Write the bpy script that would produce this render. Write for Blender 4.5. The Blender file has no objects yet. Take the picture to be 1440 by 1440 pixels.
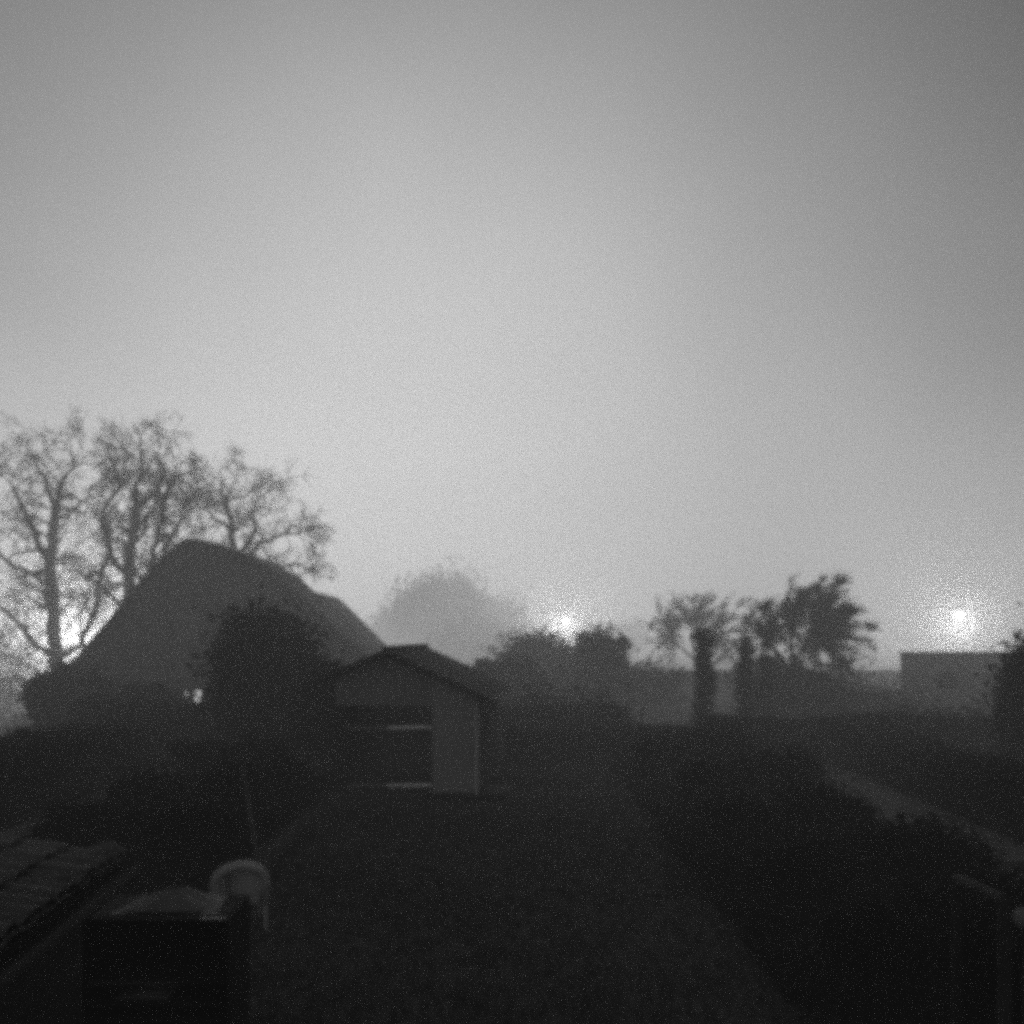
import bpy, math, random
import numpy as np
from mathutils import Vector, Matrix

random.seed(7)
rng = np.random.default_rng(7)
C = bpy.context.scene.collection
R = math.radians
EYE = 4.5            # camera height (m)
FPX, CX, HY = 1250.0, 720.0, 890.0   # focal length / centre / horizon as surveyed on the photo


def at(px, py, d):
    """world point seen at photo position px,py that stands d metres away"""
    return Vector(((px - CX) / FPX * d, d, EYE - (py - HY) / FPX * d))


# ------------------------------------------------------------------ materials
def mat(name, v, rough=0.9, scale=3.0, var=0.35, bump=0.0, spec=0.15, metal=0.0, stretch=None):
    m = bpy.data.materials.new(name)
    m.use_nodes = True
    nt = m.node_tree
    b = nt.nodes['Principled BSDF']
    b.inputs['Roughness'].default_value = rough
    b.inputs['Specular IOR Level'].default_value = spec
    b.inputs['Metallic'].default_value = metal
    tc = nt.nodes.new('ShaderNodeTexCoord')
    src = tc.outputs['Object']
    if stretch:
        mp = nt.nodes.new('ShaderNodeMapping')
        mp.inputs['Scale'].default_value = stretch
        nt.links.new(src, mp.inputs['Vector'])
        src = mp.outputs['Vector']
    n = nt.nodes.new('ShaderNodeTexNoise')
    n.inputs['Scale'].default_value = scale
    n.inputs['Detail'].default_value = 6
    n.inputs['Roughness'].default_value = 0.6
    nt.links.new(src, n.inputs['Vector'])
    n2 = nt.nodes.new('ShaderNodeTexNoise')
    n2.inputs['Scale'].default_value = scale * 0.13
    n2.inputs['Detail'].default_value = 3
    nt.links.new(src, n2.inputs['Vector'])
    ad = nt.nodes.new('ShaderNodeMath')
    ad.operation = 'ADD'
    nt.links.new(n.outputs['Fac'], ad.inputs[0])
    nt.links.new(n2.outputs['Fac'], ad.inputs[1])
    mr = nt.nodes.new('ShaderNodeMapRange')
    mr.inputs['From Min'].default_value = 0.65
    mr.inputs['From Max'].default_value = 1.35
    mr.inputs['To Min'].default_value = v * (1 - var)
    mr.inputs['To Max'].default_value = v * (1 + var)
    nt.links.new(ad.outputs[0], mr.inputs['Value'])
    nt.links.new(mr.outputs['Result'], b.inputs['Base Color'])
    if bump:
        bp = nt.nodes.new('ShaderNodeBump')
        bp.inputs['Strength'].default_value = bump
        bp.inputs['Distance'].default_value = 0.05
        nt.links.new(n.outputs['Fac'], bp.inputs['Height'])
        nt.links.new(bp.outputs['Normal'], b.inputs['Normal'])
    return m


def glow(name, strength):
    m = bpy.data.materials.new(name)
    m.use_nodes = True
    nt = m.node_tree
    b = nt.nodes['Principled BSDF']
    b.inputs['Base Color'].default_value = (.8, .8, .8, 1)
    tc = nt.nodes.new('ShaderNodeTexCoord')
    n = nt.nodes.new('ShaderNodeTexNoise')
    n.inputs['Scale'].default_value = 4
    nt.links.new(tc.outputs['Object'], n.inputs['Vector'])
    ml = nt.nodes.new('ShaderNodeMath')
    ml.operation = 'MULTIPLY'
    ml.inputs[1].default_value = strength * 2
    nt.links.new(n.outputs['Fac'], ml.inputs[0])
    b.inputs['Emission Color'].default_value = (1, 1, 1, 1)
    nt.links.new(ml.outputs[0], b.inputs['Emission Strength'])
    m.cycles.emission_sampling = 'NONE'
    return m


M = dict(
    soil=mat('dark_soil', .014, scale=2.0, var=.5, bump=.5),
    lawn=mat('wet_lawn', .052, scale=1.6, var=.6, bump=.6),
    path=mat('worn_gravel', .095, scale=3, var=.45, bump=.4),
    paving=mat('paving', .05, scale=3, var=.4),
    render=mat('weathered_render', .15, scale=.8, var=.3, bump=.2),
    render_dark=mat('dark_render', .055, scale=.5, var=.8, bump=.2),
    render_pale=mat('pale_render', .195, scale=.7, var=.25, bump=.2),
    roof=mat('clay_roof', .04, scale=3, var=.8, bump=.4),
    slate=mat('mossy_roof_tile', .085, scale=5, var=.6, bump=.6),
    wood=mat('old_wood', .022, scale=4, var=.4, bump=.3, stretch=(1, 1, 6)),
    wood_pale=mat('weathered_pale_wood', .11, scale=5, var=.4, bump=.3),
    trellis=mat('mossy_pale_wood', .035, scale=7, var=.6, bump=.3),
    rail=mat('skylit_rail', .85, rough=.5, scale=6, var=.1, spec=.5),  # near-white colour carries the sky's reflection on the gate rails
    white=mat('white_painted_metal', .42, rough=.5, scale=5, var=.2),
    plastic=mat('pale_plastic', .36, rough=.5, scale=3, var=.35, spec=.4),
    tarp=mat('pale_tarp', .13, rough=.7, scale=3, var=.2, bump=.4),
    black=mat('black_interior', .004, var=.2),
    bark=mat('bark', .012, scale=6, var=.5, bump=.5),
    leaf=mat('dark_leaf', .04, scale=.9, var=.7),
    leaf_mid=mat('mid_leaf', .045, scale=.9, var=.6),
    leaf_black=mat('near_black_leaf', .009, scale=.9, var=.7),  # leaf colour much darker than the other leaves
    metal=mat('dark_metal', .03, rough=.5, scale=5, var=.3, spec=.4),
    glass=mat('dark_glass', .02, rough=.12, scale=2, var=.3, spec=.5),
    lamp=glow('lit_lamp', 1.0),
    lit=glow('lit_window', .8),
)


# ------------------------------------------------------------------ mesh helpers
class MB:
    def __init__(s):
        s.v, s.f = [], []

    def add(s, vs, fs):
        o = len(s.v)
        s.v += [tuple(v) for v in vs]
        s.f += [tuple(i + o for i in f) for f in fs]
        return s

    def box(s, x0, x1, y0, y1, z0, z1, mtx=None):
        vs = [Vector((x, y, z)) for z in (z0, z1) for y in (y0, y1) for x in (x0, x1)]
        if mtx is not None:
            vs = [mtx @ v for v in vs]
        return s.add(vs, [(0, 2, 3, 1), (4, 5, 7, 6), (0, 1, 5, 4), (2, 6, 7, 3), (0, 4, 6, 2), (1, 3, 7, 5)])

    def prism(s, prof, y0, y1):
        """prof = [(x,z)...] extruded along y"""
        n = len(prof)
        vs = [(x, y0, z) for x, z in prof] + [(x, y1, z) for x, z in prof]
        fs = [tuple(range(n)), tuple(range(2 * n - 1, n - 1, -1))]
        fs += [(i, i + n, (i + 1) % n + n, (i + 1) % n) for i in range(n)]
        return s.add(vs, fs)

    def tube(s, pts, rad, k=8, cap=True):
        pts = [Vector(p) for p in pts]
        if not hasattr(rad, '__len__'):
            rad = [rad] * len(pts)
        vs = []
        for i, p in enumerate(pts):
            t = (pts[min(i + 1, len(pts) - 1)] - pts[max(i - 1, 0)])
            if t.length < 1e-9:
                t = Vector((0, 0, 1))
            t.normalize()
            a = t.cross(Vector((.31, .9, .17)))
            a.normalize()
            b = t.cross(a)
            vs += [p + (a * math.cos(2 * math.pi * j / k) + b * math.sin(2 * math.pi * j / k)) * rad[i] for j in range(k)]
        fs = []
        for i in range(len(pts) - 1):
            for j in range(k):
                a0 = i * k + j
                b0 = i * k + (j + 1) % k
                fs.append((a0, b0, b0 + k, a0 + k))
        if cap:
            fs.append(tuple(range(k - 1, -1, -1)))
            fs.append(tuple((len(pts) - 1) * k + j for j in range(k)))
        return s.add(vs, fs)

    def grid(s, fn, nu, nv, closed_u=False):
        vs = [fn(i / nu, j / nv) for j in range(nv + 1) for i in range(nu + 1)]
        fs = [(j * (nu + 1) + i, j * (nu + 1) + i + 1, (j + 1) * (nu + 1) + i + 1, (j + 1) * (nu + 1) + i)
              for j in range(nv) for i in range(nu)]
        return s.add(vs, fs)

    def build(s, name, material, parent=None, bevel=0, smooth=False):
        me = bpy.data.meshes.new(name)
        me.from_pydata(s.v, [], s.f)
        me.materials.append(material)
        if smooth:
            me.polygons.foreach_set('use_smooth', [True] * len(me.polygons))
        me.update()
        o = bpy.data.objects.new(name, me)
        C.objects.link(o)
        if parent is not None:
            o.parent = parent
        if bevel:
            md = o.modifiers.new('bevel', 'BEVEL')
            md.width = bevel
            md.segments = 2
        return o


def tag(o, label=None, cat=None, group=None, kind=None):
    for k, v in (('label', label), ('category', cat), ('group', group), ('kind', kind)):
        if v:
            o[k] = v
    return o


def empty(name, loc=(0, 0, 0), rz=0):
    o = bpy.data.objects.new(name, None)
    C.objects.link(o)
    o.location = loc
    o.rotation_euler.z = rz
    return o


def quads_mesh(name, centers, a, b, material, parent=None):
    """leaf quads: centre +-a +-b"""
    n = len(centers)
    v = np.empty((n, 4, 3), dtype=np.float32)
    v[:, 0] = centers - a
    v[:, 1] = centers - b
    v[:, 2] = centers + a
    v[:, 3] = centers + b
    me = bpy.data.meshes.new(name)
    me.vertices.add(n * 4)
    me.vertices.foreach_set('co', v.ravel())
    me.loops.add(n * 4)
    me.loops.foreach_set('vertex_index', np.arange(n * 4, dtype=np.int32))
    me.polygons.add(n)
    me.polygons.foreach_set('loop_start', np.arange(0, n * 4, 4, dtype=np.int32))
    me.polygons.foreach_set('loop_total', np.full(n, 4, dtype=np.int32))
    me.materials.append(material)
    me.update(calc_edges=True)
    me.validate()
    o = bpy.data.objects.new(name, me)
    C.objects.link(o)
    if parent is not None:
        o.parent = parent
    return o


def rand_dirs(n):
    d = rng.normal(size=(n, 3))
    return d / np.linalg.norm(d, axis=1)[:, None]


def leaves(name, blobs, n, size, material, parent=None, sub=40, spread=.30, elong=1.5, droop=None):
    """foliage: blobs [(cx,cy,cz, rx,ry,rz)], each covered by sub-clumps of small leaves"""
    cs = []
    vol = np.array([b[3] * b[4] * b[5] for b in blobs]) ** (2 / 3)
    share = vol / vol.sum()
    for b, s in zip(blobs, share):
        k = max(6, int(sub * s * len(blobs)))
        dirs = rand_dirs(k)
        rad = rng.uniform(.45, 1.0, k) ** .5 * rng.uniform(.75, 1.12, k)
        clump = np.array(b[:3]) + dirs * rad[:, None] * np.array(b[3:])
        sz = rng.uniform(.45, 1.3, k) * spread
        m = int(n * s)
        idx = rng.integers(0, k, m)
        off = rng.normal(size=(m, 3)) * sz[idx][:, None] * (np.mean(b[3:]) * .8)
        cs.append(clump[idx] + off)
    c = np.concatenate(cs)
    c = c[c[:, 2] > -(parent.location.z if parent is not None else 0) + .02] if parent is not None else c[c[:, 2] > .02]
    m = len(c)
    a = rand_dirs(m)
    if droop is not None:
        a = a * .6 + np.array(droop)
        a /= np.linalg.norm(a, axis=1)[:, None]
    h = rand_dirs(m)
    b = np.cross(a, h)
    b /= np.maximum(np.linalg.norm(b, axis=1), 1e-6)[:, None]
    s = size * rng.uniform(.5, 1.4, m)
    return quads_mesh(name, c, a * s[:, None] * elong, b * s[:, None] * .55, material, parent)


# ------------------------------------------------------------------ camera
cam = bpy.data.cameras.new('camera')
cam.sensor_width = 36
cam.lens = 36 * FPX / 1440
cam.shift_y = (HY - 720) / 1440
cam.clip_end = 5000
cam.clip_start = .1
co = bpy.data.objects.new('camera', cam)
C.objects.link(co)
co.location = (0, 0, EYE)
co.rotation_euler = (R(90), 0, 0)
bpy.context.scene.camera = co
cam.dof.use_dof = False

# ------------------------------------------------------------------ world, sun, fog
SUN_EL, SUN_AZ = 4.0, -8.0     # azimuth from +Y, clockwise
w = bpy.data.worlds.new('World')
bpy.context.scene.world = w
w.use_nodes = True
nt = w.node_tree
nt.nodes.clear()
out = nt.nodes.new('ShaderNodeOutputWorld')
bg = nt.nodes.new('ShaderNodeBackground')
sky = nt.nodes.new('ShaderNodeTexSky')
sky.sky_type = 'NISHITA'
sky.sun_disc = False
sky.sun_elevation = R(SUN_EL)
sky.sun_rotation = R(SUN_AZ)
sky.dust_density = 6
bw = nt.nodes.new('ShaderNodeRGBToBW')
nt.links.new(sky.outputs[0], bw.inputs[0])
tc = nt.nodes.new('ShaderNodeTexCoord')


def math_node(op, a, b=None, c=None):
    n = nt.nodes.new('ShaderNodeMath')
    n.operation = op
    for i, x in enumerate((a, b, c)):
        if x is None:
            continue
        if isinstance(x, (int, float)):
            n.inputs[i].default_value = x
        else:
            nt.links.new(x, n.inputs[i])
    return n.outputs[0]


def lobe(px, py, power):
    """soft bright patch of the overcast around a compass direction"""
    d = Vector(((px - CX) / FPX, 1, (HY - py) / FPX)).normalized()
    vm = nt.nodes.new('ShaderNodeVectorMath')
    vm.operation = 'DOT_PRODUCT'
    nt.links.new(tc.outputs['Generated'], vm.inputs[0])
    vm.inputs[1].default_value = d
    return math_node('POWER', math_node('MAXIMUM', vm.outputs['Value'], 0.0), power)


def nt_y():
    sx = nt.nodes.new('ShaderNodeSeparateXYZ')
    nt.links.new(tc.outputs['Generated'], sx.inputs[0])
    return sx.outputs[1]


l1 = lobe(590, 670, 6.8)
back = math_node('MULTIPLY', math_node('MAXIMUM', math_node('MULTIPLY', nt_y(), -1.0), 0.0), 1.8)
nz = nt.nodes.new('ShaderNodeTexNoise')
nz.inputs['Scale'].default_value = 1.6
nz.inputs['Detail'].default_value = 3
nz.inputs['Roughness'].default_value = .5
nt.links.new(tc.outputs['Generated'], nz.inputs['Vector'])
patch = math_node('MULTIPLY_ADD', nz.outputs['Fac'], .7, .65)
nish = math_node('MULTIPLY_ADD', bw.outputs[0], .10, .0)
WORLD_L1, WORLD_BASE = 4.85, 0.13
val = math_node('MULTIPLY', math_node('ADD', math_node('ADD', math_node('MULTIPLY_ADD', l1, WORLD_L1, WORLD_BASE), back), nish), patch)
nt.links.new(val, bg.inputs['Color'])
bg.inputs['Strength'].default_value = 0.1
nt.links.new(bg.outputs[0], out.inputs[0])

sd = bpy.data.lights.new('sun', 'SUN')
sd.energy = .12
sd.angle = R(25)
so = bpy.data.objects.new('sun', sd)
C.objects.link(so)
so.rotation_euler = (R(90 - 12), 0, R(180) - R(SUN_AZ) + R(0))

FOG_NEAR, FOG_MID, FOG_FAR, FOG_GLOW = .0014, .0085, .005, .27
fm = bpy.data.materials.new('fog')
fm.use_nodes = True
fn = fm.node_tree
fn.nodes.clear()
fo = fn.nodes.new('ShaderNodeOutputMaterial')
def fnode(t, **kw):
    n_ = fn.nodes.new(t)
    for k_, v_ in kw.items():
        setattr(n_, k_, v_)
    return n_


def fmap(src, a, b, c, d):
    n_ = fnode('ShaderNodeMapRange')
    for k_, v_ in zip(('From Min', 'From Max', 'To Min', 'To Max'), (a, b, c, d)):
        n_.inputs[k_].default_value = v_
    fn.links.new(src, n_.inputs['Value'])
    return n_.outputs['Result']


def fmath(op, a, b):
    n_ = fnode('ShaderNodeMath', operation=op)
    for i_, x_ in enumerate((a, b)):
        if isinstance(x_, (int, float)):
            n_.inputs[i_].default_value = x_
        else:
            fn.links.new(x_, n_.inputs[i_])
    return n_.outputs[0]


ftc = fnode('ShaderNodeTexCoord')
fsp = fnode('ShaderNodeSeparateXYZ')
fn.links.new(ftc.outputs['Object'], fsp.inputs[0])
fX, fY, fZ = fsp.outputs
# thin mist over the garden, thickening beyond the shed and towards the open fields
dens = fmath('ADD', fmap(fY, 16, 60, FOG_NEAR, FOG_MID), fmap(fY, 60, 130, 0, FOG_FAR))
dens = fmath('MULTIPLY', dens, fmap(fZ, 4, 40, 1.0, .35))
fnz = fnode('ShaderNodeTexNoise')
fnz.inputs['Scale'].default_value = .045
fnz.inputs['Detail'].default_value = 1
fn.links.new(ftc.outputs['Object'], fnz.inputs['Vector'])
dens = fmath('MULTIPLY', dens, fmap(fnz.outputs['Fac'], .3, .7, .55, 1.5))
vs = fnode('ShaderNodeVolumeScatter')
fn.links.new(dens, vs.inputs['Density'])
vs.inputs['Anisotropy'].default_value = .55
vs.inputs['Color'].default_value = (1, 1, 1, 1)
em = fnode('ShaderNodeEmission')           # added glow standing in for light scattered many times inside the mist
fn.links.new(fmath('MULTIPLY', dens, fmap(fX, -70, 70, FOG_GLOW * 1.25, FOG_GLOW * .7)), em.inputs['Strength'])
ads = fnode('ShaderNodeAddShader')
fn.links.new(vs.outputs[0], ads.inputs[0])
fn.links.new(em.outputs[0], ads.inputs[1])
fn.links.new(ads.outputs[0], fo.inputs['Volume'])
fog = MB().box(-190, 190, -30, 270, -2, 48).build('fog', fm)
tag(fog, kind='structure')

# ------------------------------------------------------------------ ground
def sheet(name, x0, x1, y0, y1, z, m, nx=1, ny=1, wob=0.0):
    mb = MB()
    ph = random.random() * 9

    def fn_(u, v):
        y = y0 + (y1 - y0) * v
        wx = wob * (math.sin(y * .55 + ph) + .6 * math.sin(y * 1.7 + ph * 2))
        return (x0 + (x1 - x0) * u + wx * (1 if u > .5 else -1) * (0 if 0 < u < 1 else 1), y, z)
    mb.grid(fn_, nx, ny)
    o = mb.build(name, m)
    return tag(o, kind='structure')


sheet('ground', -900, 900, -60, 1600, 0, M['soil'])
sheet('lawn', -4.6, 3.2, 4, 34, .004, M['lawn'], 6, 160, .28)
sheet('path', 8.6, 10.95, 17.5, 33, .008, M['path'], 2, 60, .05)
tag(sheet('garden_path', -11.5, -10.7, 18, 31, .008, M['path'], 2, 60, .04))
sheet('lawn_edge_path', -5.15, -4.72, 15, 27,   .012, M['trellis'], 2, 40, .04)
sheet('road', -300, 300, 62, 70, .004, M['paving'])
tag(sheet('back_path', -2.6, 3.2, 24.6, 25.5, .008, M['path'], 3, 3, .03))

# grass blades standing on the lawn
n = 80000
gx = rng.uniform(-4.75, 3.5, n) + rng.normal(size=n) * .1
gy = 4 + 30 * rng.uniform(0, 1, n) ** 1.0
gc = np.stack([gx, gy, np.full(n, .035)], 1)
ga = rng.normal(size=(n, 3)) * .012
ga[:, 2] = rng.uniform(.02, .055, n)
gb = rng.normal(size=(n, 3)) * .01
gb[:, 2] = 0
grass = quads_mesh('grass', gc, ga, gb, M['lawn'])
tag(grass, 'short wet grass of the garden lawn', 'grass', kind='stuff')


for nm, lab, xa, xb, ya, yb, nn in (('weeds', 'tangled dark weeds filling the right garden bed', 3.3, 8.5, 7.5, 30, 45000),
                                    ('weeds', 'tangled dark weeds filling the left garden bed', -10.6, -5.3, 13.5, 32, 35000)):
    wx, wy = rng.uniform(xa, xb, nn), rng.uniform(ya, yb, nn)
    hh = (.22 + .2 * np.sin(wx * 1.7 + wy * .9) * np.sin(wy * 1.3) + .12 * np.sin(wx * 4.1) * np.sin(wy * 3.3))
    hh = np.clip(hh, .04, .6)
    wc = np.stack([wx, wy, hh * rng.uniform(.1, 1, nn)], 1)
    wa = rand_dirs(nn)
    wb = np.cross(wa, rand_dirs(nn))
    wo = quads_mesh(nm, wc, wa * .055, wb * .03, M['leaf_black'])
    tag(wo, lab, 'weeds', kind='stuff')

# ------------------------------------------------------------------ bare trees
def grow(mb, tips, p, d, r, length, order, maxo):
    nseg = 4 if order < maxo else 3
    pts, rad = [p.copy()], [r]
    seg = length / nseg
    curve = Vector((random.gauss(0, 1), random.gauss(0, 1), random.gauss(0, 1))) * .09
    for i in range(nseg):
        d = (d + curve + Vector((random.gauss(0, 1), random.gauss(0, 1), random.gauss(0, 1))) * .17 + Vector((0, 0, .015))).normalized()
        p = p + d * seg
        pts.append(p.copy())
        rad.append(r * (1 - .62 * (i + 1) / nseg))
    mb.tube(pts, rad, 5 if order < 2 else 3, cap=False)
    tips.append(pts[-1])
    if order >= maxo:
        tips.append(pts[1])
        return
    nchild = random.choice((2, 3, 3, 4)) if order < maxo - 1 else random.choice((2, 3, 3))
    for k in range(nchild):
        t = random.uniform(.3, 1.0)
        i = min(int(t * nseg), nseg - 1)
        q = pts[i].lerp(pts[i + 1], t * nseg - i)
        ax = Vector((random.gauss(0, 1), random.gauss(0, 1), random.gauss(0, 1))).normalized()
        side = d.cross(ax).normalized()
        ang = random.uniform(.55, 1.3)
        nd = d * math.cos(ang) + side * math.sin(ang)
        grow(mb, tips, q, nd, max(rad[i] * random.uniform(.52, .78), .024), length * random.uniform(.55, .9), order + 1, maxo)


def bare_tree(label, base, limbs, dist, maxo=3, l0=3.2, every=.75, seedv=1, leafn=1):
    """limbs: list of (photo polyline, r0, r1)"""
    random.seed(seedv)
    root = empty('bare_tree', base)
    tag(root, label, 'tree', 'bare trees behind the gabled house')
    trunk, br, tips = MB(), MB(), []
    off = Vector(base)
    for li, (pl, r0, r1) in enumerate(limbs):
        dy = 0.0
        pts = []
        drift = random.uniform(-.9, .9)
        for i, (x, y) in enumerate(pl):
            y += max(0, 730 - y) * .17
            pts.append(at(x, y, dist + drift * i * (0 if li == 0 else 1)) - off)
        # subdivide
        fine, rad = [], []
        for i in range(len(pts) - 1):
            for s in range(4):
                t = s / 4
                q = pts[i].lerp(pts[i + 1], t)
                q += Vector((random.gauss(0, 1), random.gauss(0, 1), random.gauss(0, 1))) * .07
                fine.append(q)
        fine.append(pts[-1])
        m = len(fine)
        rad = [r0 + (r1 - r0) * i / (m - 1) for i in range(m)]
        (trunk if li == 0 else br).tube(fine, [q * 1.25 for q in rad], 8, cap=False)
        acc = 0
        for i in range(2, m - 1):
            seg = (fine[i + 1] - fine[i])
            acc += seg.length
            while acc > every:
                acc -= every
                if li == 0 and i < m * .35:
                    continue
                dirn = seg.normalized()
                ax = Vector((random.gauss(0, 1), random.gauss(0, 1) * .8, random.gauss(0, 1))).normalized()
                side = dirn.cross(ax).normalized()
                ang = random.uniform(.6, 1.2)
                nd = dirn * math.cos(ang) + side * math.sin(ang)
                grow(br, tips, fine[i], nd, rad[i] * random.uniform(.35, .6), l0 * random.uniform(.45, 1.0) * (1 - .35 * i / m), 1, maxo)
        grow(br, tips, fine[-1], (fine[-1] - fine[-2]).normalized(), r1, l0 * .32, 1, maxo)
    t = trunk.build('trunk', M['bark'], root)
    c = br.build('crown', M['bark'], root)
    # last withered leaves / seed clusters caught on the twigs
    tp = np.array([tuple(p) for p in tips])
    idx = rng.integers(0, len(tp), int(len(tp) * leafn * .03))
    cc = tp[idx] + rng.normal(size=(len(idx), 3)) * .10
    a = rand_dirs(len(cc))
    b = np.cross(a, rand_dirs(len(cc)))
    s = rng.uniform(.035, .085, len(cc))[:, None]
    quads_mesh('withered_leaves', cc, a * s * 1.4, b * s, M['bark'], root)
    return root


D1 = 52
b1 = at(88, 0, D1)
b1.z = 0
bare_tree('tall bare tree at the far left, its trunk forking left of the gabled house', b1, [
    ([(88, 987), (80, 935), (73, 860), (69, 790), (77, 720), (80, 700)], .36, .17),
    ([(80, 930), (52, 908), (22, 872), (-20, 840)], .17, .08),
    ([(69, 800), (48, 808), (20, 795), (-25, 765)], .15, .06),
    ([(70, 790), (50, 750), (34, 718), (24, 690), (12, 665)], .15, .05),
    ([(78, 718), (69, 680), (58, 652), (42, 618)], .13, .04),
    ([(80, 700), (86, 668), (104, 642), (100, 610)], .13, .04),
    ([(82, 925), (113, 905), (130, 870), (140, 822), (154, 776), (150, 735)], .17, .07),
    ([(77, 735), (95, 722), (120, 700), (135, 672)], .10, .04),
    ([(84, 950), (55, 945), (22, 925), (-15, 915)], .10, .04),
    ([(86, 962), (50, 962), (10, 950), (-25, 965)], .09, .03),
    ([(86, 972), (52, 975), (22, 985), (-20, 975)], .08, .03),
], D1, maxo=4, l0=2.9, every=.5, seedv=3)

D2 = 51
b2 = at(186, 0, D2)
b2.z = 0
bare_tree('tallest bare tree rising behind the left slope of the gabled house', b2, [
    ([(186, 990), (184, 880), (181, 810), (184, 760), (191, 712)], .34, .2),
    ([(191, 712), (187, 690), (200, 652), (197, 592)], .17, .035),
    ([(191, 712), (215, 690), (231, 655), (222, 618)], .15, .04),
    ([(181, 810), (160, 790), (147, 752), (146, 715), (166, 668), (152, 612)], .18, .04),
    ([(166, 668), (160, 640), (148, 618)], .08, .03),
    ([(186, 880), (212, 815), (221, 758), (231, 700), (246, 662), (268, 650)], .18, .04),
    ([(212, 815), (240, 760), (262, 720), (276, 690)], .12, .04),
    ([(183, 780), (202, 745), (212, 715), (238, 672)], .12, .04),
    ([(184, 870), (160, 840), (128, 815), (105, 800)], .12, .04),
], D2, maxo=4, l0=2.6, every=.52, seedv=11)

D3 = 53
b3 = at(335, 0, D3)
b3.z = 0
bare_tree('smaller bare tree spreading right above the roof of the gabled house', b3, [
    ([(335, 984), (333, 860), (331, 790), (323, 742), (318, 700)], .26, .12),
    ([(318, 700), (322, 680), (336, 662)], .1, .03),
    ([(331, 785), (358, 752), (355, 718), (368, 690)], .13, .04),
    ([(333, 800), (368, 765), (400, 752), (428, 748)], .12, .035),
    ([(333, 830), (380, 800), (414, 792), (440, 800)], .11, .035),
    ([(323, 742), (300, 728), (290, 705), (300, 680)], .09, .03),
    ([(318, 700), (345, 690), (372, 672)], .08, .03),
    ([(400, 752), (412, 735), (432, 770)], .06, .02),
], D3, maxo=4, l0=2.3, every=.48, seedv=21)


# ------------------------------------------------------------------ gabled houses
def house(name, label, profile, d, depth, wall_m, roof_m, overhang=.35, thick=.22, base_in=.35):
    """profile: photo points of the roof line left->right; gable faces the garden"""
    pts = [at(x, y, d) for x, y in profile]
    cx = (pts[0].x + pts[-1].x) / 2
    root = empty(name, (cx, d, 0))
    tag(root, label, 'house')
    pr = [(p.x - cx, p.z) for p in pts]
    x0, x1 = pr[0][0] + base_in, pr[-1][0] - base_in
    inner = [(x, z - thick) for x, z in pr]
    # clip wall profile to between x0 and x1
    wp = [(x0, 0), (x1, 0)]
    top = [(x, z) for x, z in inner if x0 < x < x1]

    def zat(x):
        for (ax, az), (bx, bz) in zip(inner[:-1], inner[1:]):
            if ax <= x <= bx:
                return az + (bz - az) * (x - ax) / (bx - ax)
        return inner[-1][1]
    wp += [(x1, zat(x1) - .02)] + [(x, z - .02) for x, z in reversed(top)] + [(x0, zat(x0) - .02)]
    MB().prism(wp, 0, depth).build('wall', wall_m, root)
    # roof shell with a little sag and thickness
    mb = MB()
    n = len(pr)
    ny = 10
    for (zz, flip) in ((0, 0), (-thick, 1)):
        vs = []
        for j in range(ny + 1):
            y = -overhang + (depth + 2 * overhang) * j / ny
            for (x, z) in pr:
                vs.append((x, y, z + zz + random.gauss(0, .012)))
        fs = [(j * n + i, j * n + i + 1, (j + 1) * n + i + 1, (j + 1) * n + i) for j in range(ny) for i in range(n - 1)]
        mb.add(vs, fs)
    tot = (ny + 1) * n
    edge = [(i, i + 1, tot + i + 1, tot + i) for i in range(n - 1)]
    edge += [(ny * n + i, ny * n + i + 1, tot + ny * n + i + 1, tot + ny * n + i) for i in range(n - 1)]
    edge += [(j * n, (j + 1) * n, tot + (j + 1) * n, tot + j * n) for j in range(ny)]
    edge += [(j * n + n - 1, (j + 1) * n + n - 1, tot + (j + 1) * n + n - 1, tot + j * n + n - 1) for j in range(ny)]
    mb.f += edge
    roof = mb.build('roof', roof_m, root)
    return root, cx


def window(root, cx, d, px, py, wpx, hpx, lit=False, bars=1):
    c = at(px, py, d)
    W, H = wpx / FPX * d / 2, hpx / FPX * d / 2
    x, z = c.x - cx, c.z
    fr = MB()
    t = .07
    fr.box(x - W - t, x - W, -.06, .04, z - H, z + H)
    fr.box(x + W, x + W + t, -.06, .04, z - H, z + H)
    fr.box(x - W - t, x + W + t, -.06, .04, z + H, z + H + t)
    fr.box(x - W - t - .05, x + W + t + .05, -.1, .04, z - H - t, z - H)
    for k in range(bars):
        bx = x - W + 2 * W * (k + 1) / (bars + 1)
        fr.box(bx - .03, bx + .03, -.05, -.012, z - H, z + H)
    fr.box(x - W, x + W, -.045, -.014, z - .03, z + .03)
    f = fr.build('window', M['wood'], root)
    for k in range(bars + 1):
        a = x - W + 2 * W * k / (bars + 1) + .03
        b = x - W + 2 * W * (k + 1) / (bars + 1) - .03
        MB().box(a, b, -.02, -.008, z - H, z + H).build('pane', M['lit'] if lit else M['glass'], f)
    return f


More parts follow.
